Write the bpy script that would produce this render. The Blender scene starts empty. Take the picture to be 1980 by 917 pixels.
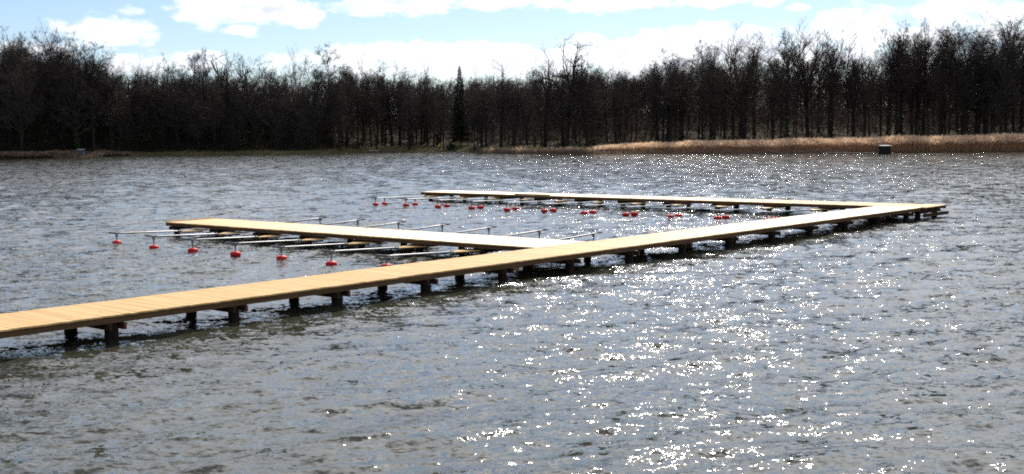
import bpy, math, random
import numpy as np
from mathutils import Vector, Matrix
sc = bpy.context.scene
rnd = random.Random(7)
R = math.radians
# ------------------------------------------------------------------ camera
CAM_H, FPX, PITCH, ROLL = 4.2, 2309.3, 0.0854, 0.0136
cd = bpy.data.cameras.new('camera'); cam = bpy.data.objects.new('camera', cd); sc.collection.objects.link(cam)
cd.sensor_width = 36.0; cd.lens = 36.0 * FPX / 1980.0; cd.clip_start = 0.1; cd.clip_end = 12000
fw = Vector((0, math.cos(PITCH), -math.sin(PITCH))); up = Vector((0, math.sin(PITCH), math.cos(PITCH))); rt = Vector((1, 0, 0))
c_, s_ = math.cos(ROLL), math.sin(ROLL)
rt2 = rt * c_ + up * (-s_) ; up2 = up * c_ + rt * s_
cam.matrix_world = Matrix(((rt2.x, up2.x, -fw.x, 0), (rt2.y, up2.y, -fw.y, 0), (rt2.z, up2.z, -fw.z, CAM_H), (0, 0, 0, 1)))
sc.camera = cam
# ------------------------------------------------------------------ world, sun, exposure
SUN_EL, SUN_AZ = R(37.0), R(10.5)          # azimuth measured from +Y towards +X
EXPOSURE = 0.47
SKY_STRENGTH = 0.075
sc.cycles.use_denoising = False; sc.cycles.filter_width = 1.85
sc.view_settings.view_transform = 'Standard'; sc.view_settings.look = 'None'
sc.view_settings.exposure = EXPOSURE; sc.view_settings.gamma = 1.0
sd = bpy.data.lights.new('sun', 'SUN'); sun = bpy.data.objects.new('sun', sd); sc.collection.objects.link(sun)
sd.energy = 4.6; sd.angle = R(0.53); sd.color = (1.0, 0.93, 0.84)
sdir = Vector((math.sin(SUN_AZ) * math.cos(SUN_EL), math.cos(SUN_AZ) * math.cos(SUN_EL), math.sin(SUN_EL)))
sun.rotation_euler = (-sdir).to_track_quat('-Z', 'Y').to_euler()

class NB:                                    # little node-building helper
    def __init__(s, nt): s.nt = nt; s.n = nt.nodes; s.l = nt.links
    def new(s, t, **k):
        n = s.n.new(t)
        for a, v in k.items(): setattr(n, a, v)
        return n
    def put(s, sock, v):
        if hasattr(v, 'is_linked') or isinstance(v, bpy.types.NodeSocket): s.l.new(v, sock)
        else: sock.default_value = v
    def m(s, op, a, b=None, c=None, clamp=False):
        n = s.new('ShaderNodeMath', operation=op, use_clamp=clamp); s.put(n.inputs[0], a)
        if b is not None: s.put(n.inputs[1], b)
        if c is not None: s.put(n.inputs[2], c)
        return n.outputs[0]
    def vm(s, op, a, b=None, sc_=None):
        n = s.new('ShaderNodeVectorMath', operation=op); s.put(n.inputs[0], a)
        if b is not None: s.put(n.inputs[1], b)
        if sc_ is not None: s.put(n.inputs[3], sc_)
        return n.outputs[0]
    def ramp(s, v, lo, hi, a=0.0, b=1.0):
        n = s.new('ShaderNodeMapRange', interpolation_type='SMOOTHSTEP'); s.put(n.inputs[0], v)
        s.put(n.inputs[1], lo); s.put(n.inputs[2], hi); s.put(n.inputs[3], a); s.put(n.inputs[4], b)
        return n.outputs[0]
    def noise(s, vec, scale, detail=2.0, rough=.5, out=0, dist=0.0):
        n = s.new('ShaderNodeTexNoise'); s.put(n.inputs['Vector'], vec); n.inputs['Scale'].default_value = scale
        n.inputs['Detail'].default_value = detail; n.inputs['Roughness'].default_value = rough
        n.inputs['Distortion'].default_value = dist
        return n.outputs[out]
    def mix(s, f, a, b):
        n = s.new('ShaderNodeMix', data_type='RGBA'); s.put(n.inputs[0], f); s.put(n.inputs[6], a); s.put(n.inputs[7], b)
        return n.outputs[2]
    def comb(s, x, y, z):
        n = s.new('ShaderNodeCombineXYZ'); s.put(n.inputs[0], x); s.put(n.inputs[1], y); s.put(n.inputs[2], z); return n.outputs[0]
    def sep(s, v):
        n = s.new('ShaderNodeSeparateXYZ'); s.put(n.inputs[0], v); return n.outputs

w = bpy.data.worlds.new('World'); sc.world = w; w.use_nodes = True
w.node_tree.nodes.clear(); N = NB(w.node_tree)
sky = N.new('ShaderNodeTexSky', sky_type='NISHITA', sun_disc=False, sun_elevation=SUN_EL, sun_rotation=SUN_AZ,
            altitude=50, air_density=1.0, dust_density=0.35, ozone_density=1.4)
dirv = N.new('ShaderNodeTexCoord').outputs['Generated']
dx, dy, dz = N.sep(dirv)
az = N.m('ARCTAN2', dx, dy); el = N.m('ARCSINE', dz)
# cumulus banks: each is an ellipse in azimuth / elevation, broken up with noise
def az_el(x, y):
    a, b = x - 990, y - 458.5
    u, v = c_ * a - s_ * b, s_ * a + c_ * b
    d = Vector((u, FPX * math.cos(PITCH) - v * math.sin(PITCH), -FPX * math.sin(PITCH) - v * math.cos(PITCH))).normalized()
    return math.atan2(d.x, d.y), math.asin(d.z)
CL = [(205, 62, 105, 34), (250, 20, 30, 12), (440, 10, 110, 40), (545, 22, 75, 34), (470, 60, 40, 14), (760, 8, 130, 22), (905, 3, 140, 16), (1190, 2, 190, 22),
      (1400, -6, 130, 20), (850, 104, 230, 26), (1130, 88, 60, 22), (1270, 96, 130, 34), (1420, 72, 120, 32), (1390, 110, 250, 30), (1640, 44, 80, 34), (1700, 75, 200, 30),
      (1860, 30, 110, 34), (1960, 45, 110, 40), (1550, 15, 26, 8), (700, 112, 120, 26), (40, 120, 120, 40), (1200, 120, 700, 34), (320, 120, 130, 22)]
npos = N.comb(N.m('MULTIPLY', az, 34.0), N.m('MULTIPLY', el, 66.0), 0.0)
n1 = N.noise(npos, 1.0, 6.0, .58)
n2 = N.noise(N.vm('ADD', npos, (3.3, 1.27, 0.0)), 0.9, 5.0, .55)
blob = None
for (x, y, rx, ry) in CL:
    a0, e0 = az_el(x, y); sa, se = FPX / rx, FPX / ry
    q = N.m('ADD', N.m('POWER', N.m('MULTIPLY', N.m('SUBTRACT', az, a0), sa), 2.0), N.m('POWER', N.m('MULTIPLY', N.m('SUBTRACT', el, e0), se), 2.0))
    b = N.m('SUBTRACT', 1.0, q)
    blob = b if blob is None else N.m('MAXIMUM', blob, b)
blob = N.m('MAXIMUM', blob, -2.0)
dens = N.m('ADD', blob, N.m('MULTIPLY', N.m('SUBTRACT', n1, .5), 4.6))
near_c = N.ramp(dens, -0.2, .95)
# the rest of the sky carries scattered cumulus of the same kind
hp = N.vm('DIVIDE', dirv, N.comb(N.m('MAXIMUM', dz, .05), N.m('MAXIMUM', dz, .05), N.m('MAXIMUM', dz, .05)))
high = N.ramp(N.m('ADD', N.noise(hp, 0.55, 7.0, .6), .03), 0.40, 0.66)
high = N.m('MULTIPLY', high, N.ramp(el, R(6.6), R(10.5), 0.0, .85))
cover = N.m('MAXIMUM', near_c, high)
body = N.m('MULTIPLY', N.ramp(n2, .40, .62), N.ramp(dens, .2, 1.6))
ccol = N.mix(N.m('MULTIPLY', body, .8), (12.0, 11.9, 11.8, 1), (6.4, 6.9, 8.5, 1))
# clouds nearer the sun scatter more of its light towards the lake
sdn = N.new('ShaderNodeVectorMath', operation='DOT_PRODUCT'); N.put(sdn.inputs[0], dirv); sdn.inputs[1].default_value = sdir
glow = N.m('ADD', 1.0, N.m('MULTIPLY', N.m('POWER', N.m('MAXIMUM', sdn.outputs['Value'], 0.0), 14.0), 2.2))
ccol = N.vm('SCALE', ccol, sc_=glow)
ccol = N.vm('MULTIPLY', ccol, (.98, 1.0, 1.03))
skyc = N.vm('MULTIPLY', sky.outputs[0], (.80, .90, 1.12))
base = N.mix(N.m('MULTIPLY', cover, .93), skyc, ccol)
bg = N.new('ShaderNodeBackground'); N.l.new(base, bg.inputs[0]); bg.inputs[1].default_value = SKY_STRENGTH
wo = N.new('ShaderNodeOutputWorld'); N.l.new(bg.outputs[0], wo.inputs[0])

# ------------------------------------------------------------------ helpers
COL = sc.collection
def prop(o, label=None, cat=None, group=None, kind=None):
    if label: o['label'] = label
    if cat: o['category'] = cat
    if group: o['group'] = group
    if kind: o['kind'] = kind
    return o
def empty(name, loc=(0, 0, 0), rz=0.0, parent=None):
    o = bpy.data.objects.new(name, None); COL.objects.link(o); o.location = loc; o.rotation_euler = (0, 0, rz)
    o.empty_display_size = .2
    if parent: o.parent = parent
    return o
def mesh_from(name, V, F, mat, smooth=False, uv=None):
    me = bpy.data.meshes.new(name)
    V = np.asarray(V, dtype=np.float32)
    if isinstance(F, np.ndarray):
        k = F.shape[1]; me.vertices.add(len(V)); me.vertices.foreach_set('co', V.ravel())
        me.loops.add(F.size); me.loops.foreach_set('vertex_index', F.astype(np.int32).ravel())
        me.polygons.add(len(F)); me.polygons.foreach_set('loop_start', np.arange(0, F.size, k, dtype=np.int32))
        me.update(calc_edges=True)
    else:
        me.from_pydata([tuple(map(float, v)) for v in V], [], [tuple(f) for f in F]); me.update()
    if uv is not None:
        ul = me.uv_layers.new(name='uv'); ul.data.foreach_set('uv', np.asarray(uv, dtype=np.float32).ravel())
    if mat: me.materials.append(mat)
    if smooth: me.polygons.foreach_set('use_smooth', np.ones(len(me.polygons), dtype=bool))
    return me
def obj(name, me, parent=None, loc=(0, 0, 0), rot=(0, 0, 0)):
    o = bpy.data.objects.new(name, me); COL.objects.link(o); o.location = loc; o.rotation_euler = rot
    if parent: o.parent = parent
    return o
class MB:
    def __init__(s): s.V = []; s.F = []
    def add(s, V, F):
        n = len(s.V); s.V += [tuple(v) for v in V]; s.F += [tuple(i + n for i in f) for f in F]
    def box(s, x0, x1, y0, y1, z0, z1, bev=0.0):
        if bev <= 0:
            V = [(x0,y0,z0),(x1,y0,z0),(x1,y1,z0),(x0,y1,z0),(x0,y0,z1),(x1,y0,z1),(x1,y1,z1),(x0,y1,z1)]
            s.add(V, [(3,2,1,0),(4,5,6,7),(0,1,5,4),(1,2,6,5),(2,3,7,6),(3,0,4,7)])
        else:
            b = bev
            V = [(x0,y0,z0),(x1,y0,z0),(x1,y1,z0),(x0,y1,z0),(x0,y0,z1-b),(x1,y0,z1-b),(x1,y1,z1-b),(x0,y1,z1-b),
                 (x0+b,y0+b,z1),(x1-b,y0+b,z1),(x1-b,y1-b,z1),(x0+b,y1-b,z1)]
            s.add(V, [(3,2,1,0),(0,1,5,4),(1,2,6,5),(2,3,7,6),(3,0,4,7),(4,5,9,8),(5,6,10,9),(6,7,11,10),(7,4,8,11),(8,9,10,11)])
    def tube(s, pts, rads, n=8, cap=True):
        pts = [Vector(p) for p in pts]; base = len(s.V); m_ = len(pts)
        for i, p in enumerate(pts):
            d = (pts[min(i + 1, m_ - 1)] - pts[max(i - 1, 0)]).normalized()
            a = d.cross(Vector((0, 0, 1)) if abs(d.z) < .9 else Vector((1, 0, 0))).normalized(); b = d.cross(a)
            for k in range(n):
                t = 2 * math.pi * k / n; s.V.append(tuple(p + (a * math.cos(t) + b * math.sin(t)) * rads[i]))
        for i in range(m_ - 1):
            for k in range(n):
                k2 = (k + 1) % n; s.F.append((base + i*n + k, base + i*n + k2, base + (i+1)*n + k2, base + (i+1)*n + k))
        if cap:
            s.F.append(tuple(base + k for k in range(n))[::-1]); s.F.append(tuple(base + (m_-1)*n + k for k in range(n)))
    def lathe(s, prof, n=16, c=(0, 0)):
        base = len(s.V); m_ = len(prof)
        for r, z in prof:
            for k in range(n):
                t = 2 * math.pi * k / n; s.V.append((c[0] + r * math.cos(t), c[1] + r * math.sin(t), z))
        for i in range(m_ - 1):
            for k in range(n):
                k2 = (k + 1) % n; s.F.append((base+i*n+k, base+i*n+k2, base+(i+1)*n+k2, base+(i+1)*n+k))
        s.F.append(tuple(base + k for k in range(n))[::-1]); s.F.append(tuple(base + (m_-1)*n + k for k in range(n)))
    def mesh(s, name, mat, smooth=False): return mesh_from(name, s.V, s.F, mat, smooth)

# ------------------------------------------------------------------ materials
def pbsdf(name):
    m = bpy.data.materials.new(name); m.use_nodes = True; m.node_tree.nodes.clear(); n = NB(m.node_tree)
    p = n.new('ShaderNodeBsdfPrincipled'); o = n.new('ShaderNodeOutputMaterial'); n.l.new(p.outputs[0], o.inputs[0])
    return m, n, p
def simple(name, c1, c2, scale=3.0, rough=.6, metal=0.0, spec=.5, var=0.0, stretch=(1, 1, 1), bump=0.0, bscale=20):
    m, n, p = pbsdf(name)
    tc = n.new('ShaderNodeTexCoord').outputs['Object']
    v = n.vm('MULTIPLY', tc, stretch)
    f = n.noise(v, scale, 4.0, .6)
    f = n.ramp(f, .3, .7)
    if var > 0:
        r = n.new('ShaderNodeObjectInfo').outputs['Random']
        f = n.m('ADD', n.m('MULTIPLY', f, 1 - var), n.m('MULTIPLY', r, var), clamp=True)
    col = n.mix(f, (*c1, 1), (*c2, 1)); n.l.new(col, p.inputs['Base Color'])
    p.inputs['Roughness'].default_value = rough; p.inputs['Metallic'].default_value = metal
    p.inputs['Specular IOR Level'].default_value = spec
    if bump > 0:
        b = n.new('ShaderNodeBump'); b.inputs['Strength'].default_value = bump; b.inputs['Distance'].default_value = .01
        n.l.new(n.noise(v, bscale, 5.0, .6), b.inputs['Height']); n.l.new(b.outputs[0], p.inputs['Normal'])
    return m

def deck_material():
    m, n, p = pbsdf('fresh_larch_decking')
    tc = n.new('ShaderNodeTexCoord').outputs['Object']; rv = n.new('ShaderNodeObjectInfo').outputs['Random']
    sh = n.comb(n.m('MULTIPLY', rv, 37.0), n.m('MULTIPLY', rv, 91.0), 0.0)
    v = n.vm('ADD', n.vm('MULTIPLY', tc, (1.2, 28.0, 10.0)), sh)       # grain runs along local x
    g = n.ramp(n.noise(v, 1.0, 5.0, .6), .3, .72)
    kn = n.ramp(n.noise(n.vm('ADD', n.vm('MULTIPLY', tc, (2.0, 7.0, 1.0)), sh), 1.6, 2.0), .70, .78)
    a = n.mix(rv, (.56, .360, .140, 1), (.67, .455, .195, 1))
    b = n.mix(n.m('MULTIPLY', g, .45), a, (.42, .23, .085, 1))
    c = n.mix(n.m('MULTIPLY', kn, .6), b, (.26, .13, .055, 1))
    n.l.new(c, p.inputs['Base Color'])
    p.inputs['Roughness'].default_value = .54; p.inputs['Anisotropic'].default_value = .56; p.inputs['Anisotropic Rotation'].default_value = .25
    p.inputs['Specular IOR Level'].default_value = .20
    t = n.new('ShaderNodeTangent', direction_type='UV_MAP'); t.uv_map = 'uv'; n.l.new(t.outputs[0], p.inputs['Tangent'])
    return m
M_DECK = deck_material()
M_FASCIA = simple('brown_edge_timber', (.075, .040, .018), (.13, .075, .036), 1.5, .8, spec=.2, stretch=(.6, 10, 10), var=.3, bump=.3)
M_PILE = simple('tarred_pile_timber', (.010, .008, .006), (.026, .018, .013), 2.0, .85, spec=.12, stretch=(4, 4, .6), bump=.5)
M_BEAM = simple('dark_beam_timber', (.028, .017, .010), (.055, .032, .018), 2.0, .85, spec=.15, stretch=(1, 8, 8), var=.3, bump=.3)
M_REDEND = simple('red_sealed_end_grain', (.10, .018, .012), (.14, .03, .02), 8.0, .7)
M_STEEL = simple('galvanised_steel', (.21, .215, .22), (.31, .315, .32), 6.0, .5, metal=.8, var=.2)
M_STEELD = simple('weathered_steel_fittings', (.16, .165, .17), (.25, .25, .26), 9.0, .5, metal=.7)
M_FLOAT = simple('red_plastic_float', (.50, .010, .008), (.60, .018, .012), 5.0, .6, spec=.25, var=.3)
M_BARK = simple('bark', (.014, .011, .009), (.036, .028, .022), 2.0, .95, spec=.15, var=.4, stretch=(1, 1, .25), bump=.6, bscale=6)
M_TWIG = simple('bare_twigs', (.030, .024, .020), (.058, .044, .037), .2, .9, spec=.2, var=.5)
M_TWIGB = simple('brown_bud_twigs', (.038, .027, .022), (.070, .050, .040), .2, .9, spec=.2, var=.5)
M_IVY = simple('ivy_leaves', (.012, .022, .008), (.030, .048, .016), 1.0, .5, spec=.3)
M_NEEDLE = simple('spruce_needles', (.010, .018, .009), (.022, .034, .016), 1.0, .7, spec=.2)
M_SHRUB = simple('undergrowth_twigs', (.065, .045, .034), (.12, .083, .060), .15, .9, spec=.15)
M_DARKSHRUB = simple('shade_toned_brush', (.012, .013, .009), (.026, .024, .017), .15, .9, spec=.1)  # brushwood with the left wood's deep shade worked into its colour
def ground_material():
    m, n, p = pbsdf('woodland_floor')
    g = n.new('ShaderNodeNewGeometry').outputs['Position']
    f = n.ramp(n.noise(g, .08, 5.0, .6), .35, .65); f2 = n.ramp(n.noise(g, 1.3, 4.0, .65), .3, .7)
    a = n.mix(f, (.085, .060, .036, 1), (.075, .072, .030, 1)); b = n.mix(n.m('MULTIPLY', f2, .6), a, (.055, .038, .024, 1))
    n.l.new(b, p.inputs['Base Color']); p.inputs['Roughness'].default_value = .95; p.inputs['Specular IOR Level'].default_value = .1
    return m
M_GROUND = ground_material()
def reed_material(name, c1, c2, trans):
    m, n, p = pbsdf(name)
    tc = n.new('ShaderNodeTexCoord').outputs['Object']
    f = n.ramp(n.noise(tc, .35, 4.0, .7), .3, .7); f2 = n.noise(tc, 7.0, 2.0)
    col = n.mix(n.m('MULTIPLY', n.m('ADD', f, f2), .5), (*c1, 1), (*c2, 1)); n.l.new(col, p.inputs['Base Color'])
    p.inputs['Roughness'].default_value = .8; p.inputs['Specular IOR Level'].default_value = .15
    tr = n.new('ShaderNodeBsdfTranslucent'); n.l.new(col, tr.inputs[0]); mx = n.new('ShaderNodeMixShader'); mx.inputs[0].default_value = trans
    o = [k for k in n.n if k.type == 'OUTPUT_MATERIAL'][0]
    n.l.new(p.outputs[0], mx.inputs[1]); n.l.new(tr.outputs[0], mx.inputs[2]); n.l.new(mx.outputs[0], o.inputs[0])
    return m
M_REED = reed_material('dry_reed_stalks', (.52, .33, .20), (.64, .44, .28), .62)
M_PLUME = reed_material('reed_plumes', (.66, .48, .32), (.76, .57, .40), .5)
M_REEDD = reed_material('old_dark_reed', (.26, .18, .125), (.36, .26, .19), .4)

M_REEDK = reed_material('shade_toned_reed', (.050, .036, .022), (.085, .062, .038), .15)  # tree shade along the left shore is put into this reed colour
def water_material():
    m, n, p = pbsdf('lake_water')
    g = n.new('ShaderNodeNewGeometry'); pos = g.outputs['Position']; nrm = g.outputs['Normal']
    p.inputs['Base Color'].default_value = (.038, .038, .025, 1)
    p.inputs['Roughness'].default_value = .052; p.inputs['IOR'].default_value = 1.333
    p.inputs['Specular IOR Level'].default_value = .5
    # gust patches: the breeze roughens the lake in uneven areas
    gust = n.ramp(n.noise(n.vm('MULTIPLY', pos, (.05, .02, 0)), 1.0, 3.0, .6), .3, .7, .75, 1.2)
    def slopes(sx, sy, amp, det=1.0):
        c = n.noise(n.vm('MULTIPLY', pos, (sx, sy, 1.0)), 1.0, det, .6, out=1, dist=.4)
        s3 = n.sep(n.vm('SUBTRACT', c, (.5, .5, .5)))
        return n.comb(n.m('MULTIPLY', s3[0], amp * 1.15), n.m('MULTIPLY', s3[1], amp * 1.15), 0.0)
    # 'unres' = share of the wave slopes that the mesh, coarser far out, does not carry as geometry
    un = n.new('ShaderNodeAttribute', attribute_name='unres').outputs['Fac']
    fine = n.vm('ADD', n.vm('ADD', slopes(1.1, 1.9, .46), slopes(4.2, 6.5, .62)), slopes(11.0, 16.0, .66))
    rest = n.vm('SCALE', n.vm('ADD', slopes(.6, 1.1, .85, 2.0), slopes(1.9, 3.1, .80)), sc_=un)
    s = n.vm('ADD', fine, rest)
    s = n.vm('SCALE', s, sc_=gust)
    nn = n.vm('NORMALIZE', n.vm('ADD', nrm, s)); n.l.new(nn, p.inputs['Normal'])
    return m
M_WATER = water_material()

# ------------------------------------------------------------------ shoreline and terrain
SH = [(-900, 260), (-400, 285), (-200, 292), (-123.4, 289.2), (-113.1, 294.8), (-105.5, 310), (-91.7, 322.8), (-73.4, 316.2), (-51.2, 305.9), (-40.1, 322.4),
      (-26.3, 323.9), (-12.1, 320.1), (-7.5, 300), (-4.6, 281.5), (1.4, 264.8), (22.6, 246.6), (49.5, 223.5), (66.9, 217.4), (89.6, 209), (150, 196), (300, 170), (900, 120)]
SHX = np.array([a for a, b in SH]); SHY = np.array([b for a, b in SH])
def shore(X): return np.interp(X, SHX, SHY)
def terrain(X, Y):
    X = np.asarray(X, float); Y = np.asarray(Y, float); q = Y - shore(X)
    z = np.where(q < 0, np.maximum(q * .25, -2.0) - .05, 0)
    z = z + np.where(q >= 0, np.interp(q, [0, 1.2, 5, 14, 30, 60, 120, 260, 900], [-.05, .25, .7, 1.2, 1.8, 4.2, 9.0, 13.0, 16.0]), 0)
    z = z + np.where(q > 4, .18 * np.sin(X * .31 + Y * .07) + .14 * np.sin(Y * .43 + X * .11), 0)
    hill = np.exp(-((X + 150) / 70.0) ** 2) * np.interp(q, [0, 10, 60, 400], [0, 0, 6, 12])
    return z + hill
xs = np.concatenate([np.linspace(-5000, -260, 20), np.linspace(-250, 220, 236), np.linspace(240, 5000, 20)])
qs = np.concatenate([[-40, -12, -5, -2], np.linspace(-1, 8, 16), np.linspace(10, 140, 44), [180, 260, 400, 700, 1400, 3000, 6000]])
GX, GQ = np.meshgrid(xs, qs); GY = shore(np.clip(GX, -900, 900)) + GQ
GZ = terrain(np.clip(GX, -900, 900), shore(np.clip(GX, -900, 900)) + GQ)
nr, nc = GX.shape; idx = np.arange(nr * nc).reshape(nr, nc)
F = np.stack([idx[:-1, :-1], idx[:-1, 1:], idx[1:, 1:], idx[1:, :-1]], -1).reshape(-1, 4)
V = np.stack([GX, GY, GZ], -1).reshape(-1, 3)
# lake bed: the same sheet carries on under the water and out of sight on every side
bed = [(-6000, -6000, -3.0), (6000, -6000, -3.0)]
n0 = len(V); V = np.vstack([V, bed])
me = mesh_from('ground', V, F, M_GROUND, True)
prop(obj('ground', me), kind='structure')
me = mesh_from('lake_bed', [(-6000, -6000, -3.2), (6000, -6000, -3.2), (6000, 7000, -3.2), (-6000, 7000, -3.2)], [(0, 1, 2, 3)], M_GROUND)
prop(obj('lake_bed', me), kind='structure')

# ------------------------------------------------------------------ water with real waves
def build_water():
    a_f = np.linspace(R(-27.5), R(27.5), 420); a_c = np.linspace(R(27.5), R(332.5), 36)[1:-1]
    ang = np.concatenate([a_f, a_c])                     # from +Y towards +X
    r = np.concatenate([np.linspace(.6, 8.5, 14), np.geomspace(9, 345, 1150), np.geomspace(370, 5000, 8)])
    A, Rr = np.meshgrid(ang, r); X = Rr * np.sin(A); Y = Rr * np.cos(A)
    Z = np.zeros_like(X); U = np.zeros_like(X); DX = np.zeros_like(X); DY = np.zeros_like(X)
    rg = np.random.default_rng(3); n = 54
    lam = np.geomspace(.26, 3.2, n); step = np.maximum(Rr * .0032, .03); astep = Rr * .00213
    gy = .75 + .5 * (.5 + .5 * np.sin(X * .045 + 1.3 * np.sin(Y * .021)) * np.sin(Y * .03 + .8 * np.sin(X * .03)))
    for L in lam:
        k = 2 * math.pi / L; th = rg.normal(R(-68), R(30)); ph = rg.uniform(0, 6.283)   # wind from upper right
        kx, ky = k * math.cos(th), k * math.sin(th)
        amp = .118 * math.sqrt(2 / n) / k * (1.0 if L < 1.3 else .82)
        fade = np.clip((L / np.maximum(step, astep) - 1.7) / 2.0, 0, 1)
        U += 1 - fade
        P = kx * X + ky * Y + ph + .35 * np.sin(X * .13 * (1 + L * .2) + Y * .09 + ph)
        Z += amp * fade * np.cos(P) * gy; q = .8 * amp * fade * gy * np.sin(P)
        DX -= q * kx / k; DY -= q * ky / k
    far = (Rr > 345) | (Rr < 8.6); U = U / n; U[far] = 1; Z[far] = 0; DX[far] = 0; DY[far] = 0
    X = X + DX; Y = Y + DY
    nr, nc = X.shape; idx = np.arange(nr * nc).reshape(nr, nc); nxt = np.roll(idx, -1, 1)
    F = np.stack([idx[:-1], idx[1:], nxt[1:], nxt[:-1]], -1).reshape(-1, 4)
    V = np.stack([X, Y, Z], -1).reshape(-1, 3)
    c0 = len(V); V = np.vstack([V, [[0, 0, 0]]])
    me = mesh_from('lake', V, F[:, ::-1].copy(), M_WATER, True)
    at = me.attributes.new('unres', 'FLOAT', 'POINT'); at.data.foreach_set('value', np.append(U.ravel(), 1).astype(np.float32))
    prop(obj('lake', me), kind='structure')
build_water()

# ------------------------------------------------------------------ jetty
TH = .8428
E1 = Vector((math.cos(TH), math.sin(TH), 0)); E2 = Vector((-math.sin(TH), math.cos(TH), 0))
def W(s, t, z=0.0): return E1 * s + E2 * t + Vector((0, 0, z))
ZD = .564; PT = .036
T0, T1 = 22.65, 24.81                       # main walkway edges
S0, S1 = 7.2, 54.36
AS0, AS1, AT1 = 29.16, 31.75, 46.55         # near finger
BS0, BS1, BT1 = 54.36, 56.75, 56.44         # far finger
def plank_mesh(length, width):
    b = MB(); b.box(-length/2, length/2, -width/2, width/2, -PT, 0, .0025)
    uv = [] 
    for f in b.F:
        for i in f: x, y, z = b.V[i]; uv.append((x, y + z * .7))
    return mesh_from('plank', b.V, b.F, M_DECK, False, uv)
def walkway(name, label, P0, dirv_, length, w_, pitch, step_fn=None):
    """dirv_ = running direction; planks lie across; local x = running direction, local y = left of it"""
    root = empty(name, P0, math.atan2(dirv_.y, dirv_.x)); prop(root, label, 'jetty')
    me = plank_mesh(w_ + .02, pitch - .0025); n = int(round(length / pitch))
    for i in range(n):
        off = step_fn(i * pitch) if step_fn else 0
        o = obj('plank', me, root, (pitch * (i + .5), w_/2 + off + rnd.uniform(-.006, .006), ZD + rnd.uniform(-.0025, .0025)), (rnd.uniform(-.004, .004), rnd.uniform(-.003, .003), math.pi/2 + rnd.uniform(-.0015, .0015)))
    # edge timbers, one per section of three bays, and inner joists
    sec = 6.14; k = 0; x = .0
    while x < length - .3:
        x1 = min(x + sec, length)
        off = step_fn(x + .3) if step_fn else 0
        for y in (.03 + off, w_ - .08 + off, w_ * .36, w_ * .64):
            b = MB(); b.box(x + .004, x1 - .004, y, y + .05, ZD - PT - .135, ZD - PT - .001)
            obj('edge_timber' if y < .12 or y > w_ - .2 else 'joist', b.mesh('edge_timber', M_FASCIA), root)
        x = x1
    return root
def bents(root, xs_, w_, over=.06, seed=1):
    """pairs of piles with a cross beam either side, at local x positions"""
    rr = random.Random(seed)
    bm_ = MB(); bm_.box(-.035, .035, -over, w_ + over, 0, .14); beam = bm_.mesh('cross_beam', M_BEAM)
    eb = MB(); eb.box(-.033, .033, -.004, 0, .002, .138); end = eb.mesh('end_grain', M_REDEND)
    for x in xs_:
        for y in (.22, w_ - .22):
            r = rr.uniform(.125, .15); b = MB(); zt = ZD - PT - .137
            lean = rr.uniform(-.02, .02)
            b.tube([(lean, 0, -1.9), (0, 0, -.2), (0, 0, zt - .02), (0, 0, zt)], [r * 1.03, r, r * .97, r * .9], 14)
            obj('pile', b.mesh('pile', M_PILE, True), root, (x, y, 0))
        for dx_ in (-.165, .165):
            o = obj('cross_beam', beam, root, (x + dx_, 0, ZD - PT - .279 + rr.uniform(-.01, .01)))
            if dx_ > 0: obj('end_grain', end, o, (0, -over, 0))
def jog(x):                                  # the bays were set a few centimetres out of line
    s = x + S0
    return 0.0 if s < 20.9 else (.05 if s < 33.4 else .10)
main = walkway('main_jetty', 'long fresh timber jetty running from the left edge to the far right', W(S0, T0), E1, S1 - S0 - .004, T1 - T0, .16, jog)
bents(main, [12.95 + 3.07 * k - S0 for k in range(-1, 14)], T1 - T0, seed=4)
fa = walkway('finger_jetty', 'sunlit finger jetty branching left from the middle of the main jetty', W(AS1, T1 + .115), E2, AT1 - T1 - .115, AS1 - AS0, .1437)
bents(fa, [t - T1 - .115 for t in (27.5, 30.6, 33.7, 36.85, 39.85, 42.9, 45.96)], AS1 - AS0, seed=5)
fb = walkway('finger_jetty', 'far finger jetty branching left from the outer end of the main jetty', W(BS1, T0 - .10), E2, BT1 - T0 + .10, BS1 - BS0, .1446)
bents(fb, [t - T0 + .1 for t in [23.05] + [55.7 - 3.1 * k for k in range(10)][::-1]], BS1 - BS0, seed=6)
# raised kerb board across the outer end of the near finger
b = MB(); b.box(AT1 - T1 - .115 - .10, AT1 - T1 - .115 - .02, .12, AS1 - AS0 - .02, ZD + .003, ZD + .045, .004)
mk = mesh_from('end_kerb', b.V, b.F, M_DECK, False, [(b.V[i][1], b.V[i][0] + b.V[i][2]) for f in b.F for i in f]); obj('end_kerb', mk, fa)
b = MB(); b.box(.02, .14, -.34, BS1 - BS0 + .05, ZD - PT - .43, ZD - PT - .283)
prop(obj('cross_beam', b.mesh('end_beam', M_BEAM), fb))
# loose board lying on the far finger
bl = MB(); bl.box(-1.35, 1.35, -.07, .07, 0, .05, .004)
lb = obj('loose_board', bl.mesh('loose_board', M_FASCIA), None, W(BS0 + .14, 46.9, ZD + .006), (0, 0, math.atan2(E2.y, E2.x) + .01))
prop(lb, 'brown loose board lying along the edge of the far finger jetty', 'board')

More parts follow.
